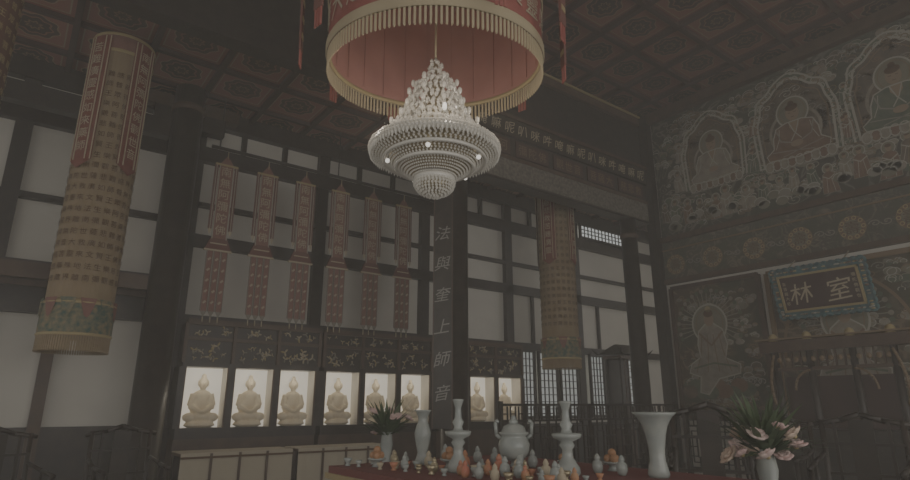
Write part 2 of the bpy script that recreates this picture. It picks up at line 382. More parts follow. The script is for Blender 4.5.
def buddha2d(cy,cz,s,robe):
    W=0.70*s
    def arch(W,H,base,n=30):
        pts=[(cy-W,cz+base)]
        for i in range(n+1):
            t=pi-pi*i/n
            rr=1+0.035*math.cos(t*10)
            x=W*1.02*math.cos(t)*rr; z=0.15*s+H*(max(0,math.sin(t))**0.8)*rr + (0.16*s*math.exp(-(t-pi/2)**2/0.05))
            pts.append((cy+x,cz+z))
        pts.append((cy+W,cz+base)); return pts
    A=arch(W*1.12,0.93*s,-0.75*s); b.poly([P(p[0],p[1],0.001) for p in A],'robe2')
    A=arch(W,0.82*s,-0.75*s); b.poly([P(p[0],p[1],0.003) for p in A],'figd')
    ribbon(A,0.045*s,'line3',0.006); ribbon(arch(W*0.88,0.70*s,-0.75*s),0.02*s,'line2',0.006); ribbon(arch(W*1.13,0.94*s,-0.75*s),0.04*s,'line3',0.006)
    for i in range(17):
        t=pi*i/16; x=cy+W*1.07*math.cos(t); z=cz+0.15*s+0.9*s*math.sin(t)
        ringp(x,z,0.055*s,0.055*s,0.02*s,'line3' if i%2 else 'line2',0.008,9,t-2,t+2.2)
    disc(cy,cz-0.1*s,0.52*s,0.52*s,'robe3',0.005); disc(cy,cz-0.1*s,0.46*s,0.46*s,'figd',0.0065)
    disc(cy,cz+0.33*s,0.31*s,0.33*s,'halo',0.008)
    ringp(cy,cz+0.33*s,0.31*s,0.33*s,0.03*s,'line3',0.0095); ringp(cy,cz+0.33*s,0.25*s,0.27*s,0.015*s,'line2',0.0095)
    body=[(-.16,.12),(-.36,.05),(-.44,-.15),(-.46,-.38),(-.62,-.5),(-.58,-.62),(0,-.68),(.58,-.62),(.62,-.5),(.46,-.38),(.44,-.15),(.36,.05),(.16,.12)]
    b.poly([P(cy+u*s,cz+v*s,0.011) for u,v in body],robe)
    ribbon([(cy+u*s,cz+v*s) for u,v in body],0.025*s,'line3',0.014,True)
    for q in (-1,1):
        ribbon([(cy+q*u*s,cz+v*s) for u,v in ((.1,.12),(.02,-.12),(-.1,-.3))],0.02*s,'line3',0.014)
        ribbon([(cy+q*u*s,cz+v*s) for u,v in ((.36,.0),(.3,-.25),(.05,-.36))],0.03*s,'line',0.014)
        ribbon([(cy+q*u*s,cz+v*s) for u,v in ((.5,-.45),(.2,-.5),(-.3,-.6))],0.02*s,'line',0.014)
        ribbon([(cy+q*u*s,cz+v*s) for u,v in ((.3,.02),(.33,-.2),(.42,-.4))],0.015*s,'line3',0.014)
    b.poly([P(cy+u*s,cz+v*s,0.013) for u,v in ((-.1,.14),(-.1,0),(0,-.14),(.1,0),(.1,.14))],'skin')
    disc(cy,cz+0.3*s,0.13*s,0.165*s,'skin',0.015); disc(cy,cz+0.43*s,0.125*s,0.08*s,'ink',0.017); disc(cy,cz+0.52*s,0.06*s,0.06*s,'ink',0.017)
    for q in (-1,1): ribbon([(cy+q*.03*s,cz+.31*s),(cy+q*.08*s,cz+.315*s)],0.014*s,'ink',0.018)
    ribbon([(cy-.03*s,cz+.215*s),(cy+.03*s,cz+.215*s)],0.014*s,'ink',0.018)
    disc(cy,cz-0.38*s,0.12*s,0.07*s,'skin',0.016)
    for i in range(9):
        u=(-.6+i*0.15)*s
        disc(cy+u,cz-0.74*s,0.085*s,0.11*s,'robe1' if i%2 else 'robe3',0.010+0.001*(i%2),12)
        ringp(cy+u,cz-0.74*s,0.085*s,0.11*s,0.02*s,'line3',0.013,12)
    ribbon([(cy-.68*s,cz-.86*s),(cy+.68*s,cz-.86*s)],0.03*s,'line',0.012)
cys=[6.72,4.80,2.9,1.0,-0.9,-2.8]
def spiral(cy,cz,r,k,w,sg,d=0.004):
    pts=[]
    for i in range(14):
        t=i/13; a=sg*t*2.6*pi; rr=r*(1-t*0.85); pts.append((cy+rr*math.cos(a)*1.2,cz+rr*math.sin(a)*0.8))
    ribbon(pts,w,k,d)
def cloud(cy,cz,r):
    k=random.choice(['robe3','robe2','halo','figd','mural'])
    d=random.uniform(0.0008,0.0016)
    for i in range(random.randint(3,6)):
        u=cy+random.uniform(-1.6,1.6)*r; v=cz+random.uniform(-.4,.4)*r; rr=r*random.uniform(.4,.8)
        disc(u,v,rr,rr*.7,k,d+i*0.0001,12); ringp(u,v,rr,rr*.7,.016,random.choice(['line','line3','line2']),0.003,12,random.uniform(-1,1),random.uniform(2.5,4.4))
def attendant(cy,cz,s):
    r=random.choice(['robe1','robe2','robe3','robe3','figd'])
    disc(cy,cz+.2*s,.15*s,.16*s,'halo',0.0045+random.random()*.0005,16); ringp(cy,cz+.2*s,.15*s,.16*s,.022*s,'line3',0.0052,16)
    lean=random.uniform(-.1,.1)
    pts=[(-.06,.1),(-.16,.02),(-.2,-.25),(-.24+lean,-.6),(.24+lean,-.6),(.2,-.25),(.16,.02),(.06,.1)]
    b.poly([P(cy+u*s,cz+v*s,0.0056+random.random()*.0005) for u,v in pts],r)
    ribbon([(cy+u*s,cz+v*s) for u,v in pts],.018*s,'line',0.0068)
    for q in (-1,0,1): ribbon([(cy+q*.06*s,cz-.1*s),(cy+(q*.11+lean)*s,cz-.58*s)],.016*s,'line3' if q else 'line2',0.0068)
    ribbon([(cy-.17*s,cz-.03*s),(cy,cz-.14*s),(cy+.17*s,cz-.03*s)],.03*s,'line3',0.007)
    disc(cy,cz+.18*s,.065*s,.085*s,'skin',0.0072,12); disc(cy,cz+.25*s,.07*s,.05*s,'ink',0.0076,12)
for i in range(430):
    cy=random.uniform(-3,8.1); cz=random.uniform(5.9,8.8)
    cloud(cy,cz,random.uniform(.08,.2))
for i in range(300):
    spiral(random.uniform(-3,8.15),random.uniform(5.85,8.8),random.uniform(0.05,0.13),random.choice(['line','line','line3','line2']),random.uniform(0.014,0.022),random.choice([-1,1]))
cy=8.15
while cy>-3:
    attendant(cy,6.25+random.uniform(-.1,.2),random.uniform(.5,.8)); cy-=random.uniform(.24,.5)
    if random.random()<.4: cloud(cy,6.1,.2)
for i in range(60):
    c=random.uniform(-3,8.1); z_=random.uniform(5.88,6.15)
    disc(c,z_,.13,.1,random.choice(['robe3','halo','line']),.0085,12); ringp(c,z_,.13,.1,.018,'line3',.009,12,0,pi)
for c in cys:
    for q in (-1,1):
        attendant(c+q*.98,7.2+random.uniform(-.1,.1),.62); attendant(c+q*.86,7.9,.5) if q>0 else None
for i,cy in enumerate(cys): buddha2d(cy,7.5,1.06 if i else 0.97,('robe3','robe1','robe2')[i%3])
b.obj('buddha_mural')
b=MB()
b.b2(XR-0.14,XR-.004,-6,YM,5.58,5.71,'wood2'); b.b2(XR-0.05,XR-.004,-6,YM,4.62,5.58,'band'); b.b2(XR-0.12,XR-.004,-6,YM,4.5,4.62,'wood2')
b.b2(XR-0.08,XR-.05,-6,YM,5.36,5.39,'line2'); b.b2(XR-0.22,XR-.004,-6,YM,HC-0.36,HC-0.1,'wood2')
cy=8.0
P=lambda y,z,d=0.0:(XR-0.02-d,y,z)
while cy>-5:
    for r0,kk,dd in ((0.25,'line2',0.034),(0.225,'robe1',0.037),(0.165,'halo',0.041)):
        disc(cy,4.98,r0,r0,kk,dd,24)
    put(b,'壽',lambda u,v:P(-u,v,0.048),-cy,4.98,0.26,'ink')
    for a in range(10):
        aa=a*pi/5
        ringp(cy+0.2*math.cos(aa),4.98+0.2*math.sin(aa),0.035,0.035,0.018,'gold',0.046,8)
    for q in (-1,1): spiral(cy-.49+q*.1,4.98,.09,'line',.02,q,.034)
    cy-=0.98
b.obj('trim_medallion_band')
b=MB()
def panel(y0,y1,z0,z1,k,fr='gold'):
    b.b2(XR-0.05,XR-.005,y0,y1,z0,z1,k)
    for (a,c,d,e) in ((y0-.05,y0+.05,z0,z1),(y1-.05,y1+.05,z0,z1),(y0,y1,z0-.05,z0+.05),(y0,y1,z1-.05,z1+.05)):
        b.b2(XR-0.10,XR-.005,a,c,d,e,fr)
PP=P
P=lambda y,z,d=0.0:(XR-0.055-d,y,z)
def deity(cy,cz,y0,y1):
    for i in range(70): cloud(random.uniform(y0+.25,y1-.25),random.choice([random.uniform(1.5,2.4),random.uniform(1.5,4.2)]),random.uniform(.07,.17))
    for i in range(50): spiral(random.uniform(y0+.2,y1-.2),random.uniform(1.5,4.2),random.uniform(0.04,0.11),random.choice(['line','line2','line2','figd']),0.016,random.choice([-1,1]))
    for i in range(26):
        t=-0.5+i/25*(pi+1.0); r1=.78
        ribbon([(cy+.3*math.cos(t),cz+.3*math.sin(t)),(cy+r1*math.cos(t+.1),cz+r1*math.sin(t+.1))],.02,'line',.0045)
        disc(cy+r1*math.cos(t+.1),cz+r1*math.sin(t+.1),.05,.05,'robe3' if i%2 else 'robe2',.005,10)
    disc(cy,cz,.42,.45,'halo',.006); ringp(cy,cz,.42,.45,.04,'line3',.007); ringp(cy,cz,.33,.36,.02,'line2',.007)
    body=[(-.1,.0),(-.3,-.15),(-.38,-.5),(-.3,-.8),(-.62,-.95),(-.6,-1.15),(-.1,-1.25),(.2,-1.6),(.4,-1.55),(.35,-1.2),(.62,-1.1),(.55,-.9),(.3,-.75),(.34,-.45),(.28,-.15),(.1,.0)]
    b.poly([P(cy+u,cz+v,0.008) for u,v in body],'robe3'); ribbon([(cy+u,cz+v) for u,v in body],0.03,'line3',0.010,True)
    for q in range(7):
        ribbon([(cy-.2+q*.07,cz-.25),(cy-.26+q*.09,cz-.65),(cy-.4+q*.14,cz-1.1)],0.02,'line' if q%2 else 'robe1',0.010)
    ribbon([(cy-.3,cz-.2),(cy,cz-.5),(cy+.28,cz-.2)],.05,'robe1',.011); ribbon([(cy-.55,cz-1.0),(cy,cz-.9),(cy+.5,cz-1.0)],.04,'robe2',.011)
    disc(cy,cz+.1,.12,.16,'skin',.012); disc(cy,cz+.24,.12,.09,'ink',.013); disc(cy,cz+.34,.07,.07,'gold',.013)
    for i in range(9): disc(cy-.7+i*.17,cz-1.5+.1*math.sin(i*2),.2,.16,random.choice(['robe2','figd','robe1']),.0055+i*.0002,9)
panel(6.05,8.2,1.3,4.38,'mural2','wood2'); deity(7.3,3.42,6.05,8.2); b.obj('deity_painting')
b=MB()
panel(3.05,5.85,1.3,4.35,'mural2','line2'); deity(4.5,3.2,3.05,5.85)
ringp(4.5,2.5,1.2,1.6,0.06,'line2',0.012,30,0,pi)
b.obj('shrine_painting')
b=MB()
panel(0.3,2.85,1.3,4.38,'mural2','wood2'); deity(1.6,3.4,.3,2.85); b.obj('deity_painting')
P=PP
b=MB()
W,Hh=1.72,1.0
def L3(u,v,d=0): return (-d,-u,v)
def fb(u0,u1,v0,v1,d0,d1,k): b.b2(-d1,-d0,-u1,-u0,v0,v1,k)
fb(-W/2,W/2,-Hh/2,Hh/2,0,0.06,'turq')
fb(-W/2+.16,W/2-.16,-Hh/2+.16,Hh/2-.16,0.05,0.075,'navy')
for u0,u1,v0,v1 in ((-W/2+.13,W/2-.13,-Hh/2+.13,-Hh/2+.17),(-W/2+.13,W/2-.13,Hh/2-.17,Hh/2-.13),(-W/2+.13,-W/2+.17,-Hh/2+.13,Hh/2-.13),(W/2-.17,W/2-.13,-Hh/2+.13,Hh/2-.13)): fb(u0,u1,v0,v1,0.05,0.10,'gold')
for i in range(14):
    u=-W/2+W*(i+.5)/14
    for v in (-Hh/2,Hh/2): b.ell(L3(u,v,0.04),(0.04,0.06,0.035),'turq',8,6)
for i in range(8):
    v=-Hh/2+Hh*(i+.5)/8
    for u in (-W/2,W/2): b.ell(L3(u,v,0.04),(0.04,0.035,0.06),'turq',8,6)
for i in range(110):
    e=random.random()<.6
    u,v=(random.uniform(-W/2,W/2),random.choice([-1,1])*(Hh/2-.065)) if e else (random.choice([-1,1])*(W/2-.065),random.uniform(-Hh/2,Hh/2))
    b.ell(L3(u,v,0.065),(0.012,0.04,0.016),random.choice(['gold','line3','robe1','line']),6,4)
fn=lambda u,v:L3(u,v,0.08)
put(b,'林',fn,-0.34,-0.02,0.42,'gold2',.12); put(b,'室',fn,0.34,-0.02,0.42,'gold2',.12)
for i in range(5): put(b,SUTRA[i+8],fn,-.62,.2-i*.1,.07,'gold2'); put(b,SUTRA[i+3],fn,.63,.2-i*.1,.07,'gold2')
b.cyl((0.0,-0.5,0.5),(0.42,-0.5,0.62),0.012,'brass'); b.cyl((0.0,0.5,0.5),(0.42,0.5,0.62),0.012,'brass')
b.obj('calligraphy_plaque',(12.5,4.66,3.78),(0,math.radians(-14),0))
# ================================================================ HANGINGS
def fringe(b,r,z,l,n,k,w=None):
    w=w or 2*pi*r/n*0.38
    for i in range(n):
        a=2*pi*i/n; c=(r*math.cos(a),r*math.sin(a),z-l/2)
        b.box(c,(0.012,w*2,l),k,rz=a)
        b.bead((c[0],c[1],z-l),w*1.3,k,1.3)
CX,CY=2.86,4.11
b=MB(); R=1.03
n=64; h=1.9
for k,rr,flip in (('red',R,1),('redin',R-0.015,-1)):
    vs=[];fs=[]
    for z in (0,h):
        for i in range(n):
            a=2*pi*i/n; vs.append((rr*math.cos(a),rr*math.sin(a),z))
    for i in range(n):
        j=(i+1)%n; f=(i,j,n+j,n+i); fs.append(f if flip>0 else f[::-1])
    b.add(vs,fs,k,True)
b.lathe([(R+.012,-0.02),(R+.022,0.0),(R+.022,0.06),(R+.012,0.08)],(0,0,0),'creamt',64,cap=False)
b.lathe([(R+.012,0.50),(R+.02,0.51),(R+.02,0.55),(R+.012,0.56)],(0,0,0),'creamt',64,cap=False)
b.lathe([(R-.02,0.02),(R-.025,0.01),(R-.025,-0.01),(R-.01,-0.02)],(0,0,0),'gold',64,cap=False)
fringe(b,R,-0.02,0.15,150,'creamt',0.009)
wrap=lambda rr:(lambda u,v:(rr*math.cos(u/rr),rr*math.sin(u/rr),v))
fw=wrap(R+0.012)
m=22
for i in range(m):
    u=i*2*pi*R/m; put(b,SUTRA[i%len(SUTRA)],fw,u,0.29,0.24,'gold2',.1)
    put(b,SUTRA[(i*3)%len(SUTRA)],fw,u,0.85,0.28,'gold2')
for i in range(24):
    a=2*pi*i/24; b.box(((R-.025)*math.cos(a),(R-.025)*math.sin(a),h/2),(0.005,0.010,h-0.1),'redin',rz=a)
b.lathe([(R,h),(1.30,h-0.05),(1.32,h+0.12),(0.9,h+0.45),(0.3,h+0.6),(0.02,h+0.62)],(0,0,0),'red',64,cap=False)
fringe(b,1.30,h-0.05,0.2,120,'creamt')
b.poly([((R-.02)*math.cos(2*pi*i/n),(R-.02)*math.sin(2*pi*i/n),h-0.05) for i in range(n)],'redin')
for i in range(10):
    a=2*pi*i/10+math.radians(-30); rr=1.29
    L_=1.75
    b.box((rr*math.cos(a),rr*math.sin(a),h-0.1-L_/2),(0.02,0.13,L_),'pinkd',rz=a)
    for q in range(9):
        b.box((rr*math.cos(a),rr*math.sin(a),h-0.3-q*L_/10),(0.03,0.09,0.05),'gold',rz=a)
    for q in (-1,0,1):
        t=Vector((-math.sin(a),math.cos(a),0))*q*0.04
        b.box((rr*math.cos(a)+t.x,rr*math.sin(a)+t.y,h-0.1-L_-0.08),(0.012,0.025,0.16),'red',rz=a)
b.cyl((0,0,h+0.5),(0,0,HC-4.9),0.03,'brass')
canopy=b.obj('round_silk_canopy',(CX,CY,4.80))
canopy.rotation_mode='QUATERNION'
canopy.rotation_quaternion=Quaternion(Vector((.799,-.602,0)),math.radians(5.5))
b=MB()
def ringbeads(r,z,n,rb,h=1.3,ph=0,j=0.0):
    for i in range(n):
        a=2*pi*(i+ph)/n; rr=r+random.uniform(-j,j); b.bead((rr*math.cos(a),rr*math.sin(a),z+random.uniform(-j,j)),rb*random.uniform(.8,1.2),'crystal',h)
ctrl=[(1.42,.03),(1.34,.055),(1.24,.10),(1.14,.17),(1.03,.225),(.92,.262),(.8,.305),(.7,.37),(.62,.43),(.55,.50)]
def rad(z):
    for (za,ra),(zb,rb) in zip(ctrl[:-1],ctrl[1:]):
        if zb<=z<=za: return ra+(rb-ra)*(za-z)/(za-zb)
    return .03
z=1.40;i=0
while z>.54:
    r=rad(z)+0.022*math.sin(i*2.1); n=max(6,int(2*pi*r/0.052))
    ringbeads(r,z,n,0.022,1.4,0.5*(i%2),0.014)
    for q in range(n):
        if (q+i)%2: 
            a=2*pi*(q+.25)/n; b.bead((r*1.08*math.cos(a),r*1.08*math.sin(a),z-0.025),0.013,'crystal',2.4)
    z-=0.038;i+=1
b.lathe([(0.02,0.4),(0.38,0.54),(0.24,0.74),(0.17,0.92),(0.09,1.12),(0.03,1.3),(0.02,1.45)],(0,0,0),'brass',24,cap=False)
for tier,(zz,n) in enumerate(((1.12,7),(0.98,9),(0.82,11),(0.66,13))):
    r=rad(zz)
    for i in range(n):
        a=2*pi*(i+.3*tier)/n; d=Vector((math.cos(a),math.sin(a),0))
        b.cyl(d*r*0.7+Vector((0,0,zz-0.05)),d*(r+.03)+Vector((0,0,zz)),0.008,'crystal',5)
        b.ell(d*(r+.045)+Vector((0,0,zz+0.03)),(0.024,0.024,0.04),'bulb' if tier==3 and i%4==0 else 'crystal',6,5)
b.lathe([(0.3,0.56),(0.5,0.50),(0.60,0.47),(0.63,0.45),(0.63,0.42),(0.60,0.40)],(0,0,0),'crystal',48,cap=False)
for r in (0.47,0.52,0.57,0.61): ringbeads(r,0.525-(r-0.45)*0.3,int(2*pi*r/0.036),0.02,1.2,0,.004)
ringbeads(0.635,0.46,110,0.018,1.2); ringbeads(0.64,0.43,110,0.016,1.5,0.5); ringbeads(0.63,0.395,100,0.014,2.4)
for s_ in range(72):
    a=2*pi*s_/72
    for q in range(17):
        t=q/16; r=0.60-(0.60-0.19)*t; z=0.385-0.24*t**1.3
        b.bead((r*math.cos(a+.02*(q%2)),r*math.sin(a+.02*(q%2)),z),0.0165*(1-0.35*t),'crystal',1.0)
b.lathe([(0.6,0.41),(0.4,0.33),(0.2,0.19)],(0,0,0),'brass',48,cap=False)
for r,z in ((.5,.335),(.38,.265)): b.lathe([(r-.015,z),(r,z-.02),(r+.015,z),(r,z+.02)],(0,0,0),'crystal',48,cap=False)
b.lathe([(0.16,0.10),(0.205,0.12),(0.205,0.16),(0.16,0.18)],(0,0,0),'crystal',32,cap=False)
for j in range(9):
    t=j/8*pi/2; r=0.195*math.cos(t); z=0.11-0.13*math.sin(t)
    ringbeads(max(r,0.01),z,max(1,int(2*pi*r/0.034)),0.017,1.1,0.5*(j%2))
b.ell((0,0,0.09),(0.16,0.16,0.10),'brass',16,8)
for i in range(5):
    a=2*pi*i/5+0.2
    b.ell((0.46*math.cos(a),0.46*math.sin(a),0.30),(0.022,0.022,0.022),'bulb',8,6)
b.cyl((0,0,1.4),(0,0,3.2),0.012,'brass')
ch=b.obj('crystal_chandelier',(CX,CY,3.45)); ch.scale=(.95,.95,.97)
for i in range(6):
    a=2*pi*i/6
    l=D.lights.new('chandelier_bulb','POINT'); l.energy=3.6; l.color=(1,0.86,0.68); l.shadow_soft_size=0.05
    o=D.objects.new('chandelier_bulb',l); sc.collection.objects.link(o); o.location=(CX+0.70*math.cos(a),CY+0.70*math.sin(a),4.2); 
def drum_banner(name,x,y,ztop,zbot,r,rot,hang=HA,base='cream'):
    b=MB(); H=ztop-zbot
    n=48; sect=4
    for i in range(n):
        a=2*pi*i/n; a2=2*pi*(i+1)/n
        b.add([(r*math.cos(a),r*math.sin(a),0.55),(r*math.cos(a2),r*math.sin(a2),0.55),(r*math.cos(a2),r*math.sin(a2),H-.1),(r*math.cos(a),r*math.sin(a),H-.1)],[(0,1,2,3)],base,True)
    b.lathe([(r+.03,0.12),(r+.03,0.56)],(0,0,0),'teal',48,cap=False)
    b.lathe([(r+.03,0.10),(r+.045,0.12),(r+.03,0.14)],(0,0,0),'gold',48,cap=False)
    b.lathe([(r+.03,0.54),(r+.045,0.56),(r+.01,0.6)],(0,0,0),'gold',48,cap=False)
    fringe(b,r+.02,0.12,0.22,90,'cream' if base=='cream' else 'ochre')
    for s_ in range(12):
        a0=2*pi*s_/12; rr=r+.045; vs=[]
        for q in range(7):
            a=a0-.22+.44*q/6; vs.append((rr*math.cos(a),rr*math.sin(a),.62-.28*math.sin(pi*q/6)))
        b.add(vs,[tuple(range(7))],'pink' if s_%2 else 'teal')
    b.lathe([(r+.01,H-.35),(r+.02,H-.2),(r+.02,H-.05),(r*.8,H),(0.03,H)],(0,0,0),'pink',48,cap=False)
    b.lathe([(r+.02,H-.36),(r+.03,H-.34),(r+.02,H-.3)],(0,0,0),'gold',48,cap=False); b.lathe([(r+.02,H-.07),(r+.03,H-.05),(r+.02,H-.02)],(0,0,0),'gold',48,cap=False)
    for s_ in range(sect):
        a0=2*pi*s_/sect
        w=.85; rr=r+.035; Lf=2.1
        vs=[];m=6
        for q in range(m+1):
            a=a0-w/2+w*q/m
            vs.append((rr*math.cos(a),rr*math.sin(a),H-.1)); 
        for q in range(m+1):
            a=a0-w/2+w*q/m; pt=abs(q-m/2)/(m/2)
            vs.append((rr*math.cos(a),rr*math.sin(a),H-.1-Lf-0.14*(1-pt)))
        b.add(vs,[(q,m+1+q,m+2+q,q+1) for q in range(m)],'maroon',True)
        fw=lambda u,v,rr=rr+.006:(rr*math.cos(u/rr),rr*math.sin(u/rr),v)
        for q in range(int(Lf/0.22)):
            put(b,SUTRA[(q+s_*5)%len(SUTRA)],fw,a0*(rr+.006),H-.3-q*0.21,0.16,'gold2')
        for sg in (-1,1):
            for f_ in (.45,.26):
                aa=a0+sg*w*f_; b.box((rr*math.cos(aa)*1.008,rr*math.sin(aa)*1.008,H-.1-Lf/2),(0.012,0.014,Lf),'gold2',rz=aa)
    fw=lambda u,v,rr=r+.012:(rr*math.cos(u/rr),rr*math.sin(u/rr),v)
    ncol=22
    for c in range(ncol):
        a=2*pi*(c+.5)/ncol
        for q in range(int((H-1.4)/0.17)):
            put(b,SUTRA[(q*7+c*3)%len(SUTRA)],fw,a*(r+.012),H-.75-q*0.17,0.095,'ink' if base=='cream' else 'gold')
    b.cyl((0,0,H-.02),(0,0,H+(hang-.1-ztop)),0.015,'brass')
    return b.obj(name,(x,y,zbot),(0,0,rot))
drum_banner('cylindrical_sutra_banner',0.70,10.0,7.30,2.42,0.43,math.radians(-52))
drum_banner('cylindrical_sutra_banner',10.8,10.0,7.30,2.55,0.45,math.radians(20))
drum_banner('cylindrical_sutra_banner',-1.02,7.8,8.6,3.6,0.47,math.radians(-22),HC,'ochre')
def nb():
    b=MB(); 
    b.cyl((0,0,3.25),(0,0,3.1),0.01,'brass')
    b.add([(-.13,0,2.98),(.13,0,2.98),(0,0,3.18),(-.13,.02,2.98),(.13,.02,2.98),(0,.02,3.18)],[(0,1,2),(5,4,3),(0,2,5,3),(1,4,5,2)],'pink')
    b.box((0,0.01,2.97),(.42,.04,.04),'gold')
    b.box((0,0.01,2.22),(.27,.02,1.48),'pink')
    for sx in (-1,1): 
        b.box((sx*.128,0.0,2.22),(.016,.02,1.48),'line3')
        b.box((sx*.185,0.01,2.32),(.07,.014,1.3),'pinkd'); b.box((sx*.185,0.002,2.32),(.012,.01,1.3),'line3')
        b.add([(sx*.15,0.0,1.67),(sx*.22,0.0,1.67),(sx*.185,0.0,1.55)],[(0,1,2)],'gold2')
    fn=lambda u,v:(u,-0.004,v)
    for i in range(6): put(b,'南無阿彌陀佛'[i],fn,0,2.84-i*0.235,0.19,'gold2')
    b.add([(-.15,-.01,1.5),(.15,-.01,1.5),(.24,-.01,1.28),(-.24,-.01,1.28),(-.15,.03,1.5),(.15,.03,1.5),(.24,.03,1.28),(-.24,.03,1.28)],
          [(3,2,1,0),(4,5,6,7),(0,1,5,4),(1,2,6,5),(2,3,7,6),(3,0,4,7)],'pinkd')
    b.box((0,0,1.27),(.5,.05,.03),'gold2'); b.box((0,-.01,1.4),(.3,.02,.02),'gold2')
    for q in (-1,0,1):
        x=q*.13
        b.box((x,0.01,.7),(.12,.016,1.12),'pink'); 
        for sx in (-1,1): b.box((x+sx*.052,0.0,.7),(.010,.016,1.12),'line')
        for j in range(5): b.box((x,-0.001,.3+j*.2),(.035,.006,.06),'gold2',mtx=Matrix.Rotation(pi/4,3,'Y'))
        b.add([(x-.0575,0.0,.14),(x+.0575,0.0,.14),(x,0.0,.02)],[(0,1,2)],'line')
        b.cyl((x,0,.03),(x,0,-.06),.010,'gold2',5)
    return b
first=None
for i in range(6):
    X=2.77+i*0.806
    if first is None: first=nb().obj('prayer_banner',(X,11.0,3.08)); 
    else: inst(first,'prayer_banner',(X,11.0,3.08))
b=MB(); b.cyl((2.45,11.0,6.38),(8.0,11.0,6.38),0.035,'wood',10)
for x in (2.6,5.1,7.9): b.cyl((x,11.0,6.38),(x,11.0,HA-.1),0.015,'wood'); 
b.obj('banner_rail')
# ================================================================ FURNITURE
def fret(W,H,legs=0.25):
    b=MB(); t=0.045
    b.b2(-W/2,W/2,-.03,.03,H-t,H,'wood'); b.b2(-W/2,W/2,-.03,.03,legs,legs+t,'wood'); b.b2(-W/2,W/2,-.03,.03,H-.32,H-.28,'wood')
    for x in (-W/2,W/2): b.b2(x-.03,x+.03,-.035,.035,0,H+.04,'wood')
    t=0.022
    n=max(1,round(W/0.62)); w=W/n
    for i in range(n):
        x0=-W/2+i*w; x1=x0+w; z0=legs+.05; z1=H-.32; cx=(x0+x1)/2; cz=(z0+z1)/2
        if i: b.b2(x0-.02,x0+.02,-.03,.03,legs,H,'wood')
        for a in (0.09,0.2):
            b.b2(x0+a,x1-a,-.015,.015,z0+a-t/2,z0+a+t/2,'wood'); b.b2(x0+a,x1-a,-.015,.015,z1-a-t/2,z1-a+t/2,'wood')
            b.b2(x0+a-t/2,x0+a+t/2,-.015,.015,z0+a,z1-a,'wood'); b.b2(x1-a-t/2,x1-a+t/2,-.015,.015,z0+a,z1-a,'wood')
        for zz in (cz-.2,cz,cz+.2): b.b2(x0+.02,x0+.2,-.014,.014,zz-t/2,zz+t/2,'wood'); b.b2(x1-.2,x1-.02,-.014,.014,zz-t/2,zz+t/2,'wood')
        for xx in (cx-.08,cx+.08): b.b2(xx-t/2,xx+t/2,-.014,.014,z0,z0+.2,'wood'); b.b2(xx-t/2,xx+t/2,-.014,.014,z1-.2,z1,'wood')
        for q in range(3):
            xx=x0+w*(q+.5)/3; b.b2(xx-.06,xx+.06,-.014,.014,H-.19,H-.17,'wood'); b.b2(xx-.07,xx-.05,-.014,.014,H-.28,H-.05,'wood'); b.b2(xx+.05,xx+.07,-.014,.014,H-.28,H-.05,'wood')
    return b
fret(5.3,1.62).obj('fretwork_screen',(9.75,Y1-0.55,0))
fret(1.9,1.45).obj('fretwork_screen',(12.4,6.85,0),(0,0,math.radians(90)))
b=MB()
b.b2(-.45,.45,-.25,.25,0,1.0,'wood2')
for x in (-.43,.43):
    for y in (-.23,.23): b.b2(x-.03,x+.03,y-.03,y+.03,1.0,2.8,'wood')
b.b2(-.45,.45,.2,.24,1,2.8,'wood')
for i in range(1,6): b.b2(-.43+i*.143-.01,-.43+i*.143+.01,-.25,-.23,1.0,2.8,'wood2')
for i in range(1,8): b.b2(-.43,.43,-.25,-.23,1.0+i*.22-.01,1.0+i*.22+.01,'wood2')
b.b2(-.5,.5,-.3,.3,2.8,2.88,'wood2')
b.add([(-.62,-.42,2.92),(.62,-.42,2.92),(.62,.42,2.92),(-.62,.42,2.92),(-.3,-.05,3.2),(.3,-.05,3.2),(.3,.05,3.2),(-.3,.05,3.2)],[(3,2,1,0),(0,1,5,4),(1,2,6,5),(2,3,7,6),(3,0,4,7),(4,5,6,7)],'wood')
for x in (-1,1):
    for y in (-1,1): b.cyl((x*.6,y*.4,2.94),(x*.7,y*.48,3.06),.03,'wood',6,.01)
b.obj('wooden_shrine_cabinet',(13.6,10.3,0))
def draped(name,x0,x1,y0,y1,h):
    b=MB(); cx=(x0+x1)/2; W=x1-x0; d=y1-y0
    b.b2(-W/2,W/2,-d/2,d/2,h-.04,h,'wood2')
    for sx in (-1,1):
        for sy in (-1,1): b.b2(sx*(W/2-.06)-.04,sx*(W/2-.06)+.04,sy*(d/2-.06)-.04,sy*(d/2-.06)+.04,0,h-.04,'wood')
    n=int(W/.06); vs=[];fs=[]
    for i in range(n+1):
        x=-W/2+W*i/n; yy=-d/2-.02-.015*math.sin(i*1.7)
        vs+=[(x,-d/2-.015,h+.005),(x,yy,.12)]
    for i in range(n): fs.append((2*i,2*i+1,2*i+3,2*i+2))
    b.add(vs,fs,'cloth',True)
    b.b2(-W/2,W/2,-d/2-.02,d/2,h+.001,h+.012,'cloth')
    for q in (0.25,.5,.75): b.b2(-W/2+W*q-.02,-W/2+W*q+.02,-d/2-.05,-d/2-.04,.12,h-.0,'wood2')
    b.b2(-W/2,W/2,-d/2-.055,-d/2-.03,h-.07,h-.04,'ink')
    return b.obj(name,(cx,(y0+y1)/2,0))
draped('draped_table',2.3,4.05,9.9,10.5,.88); draped('draped_table',4.15,5.9,9.9,10.5,.88)
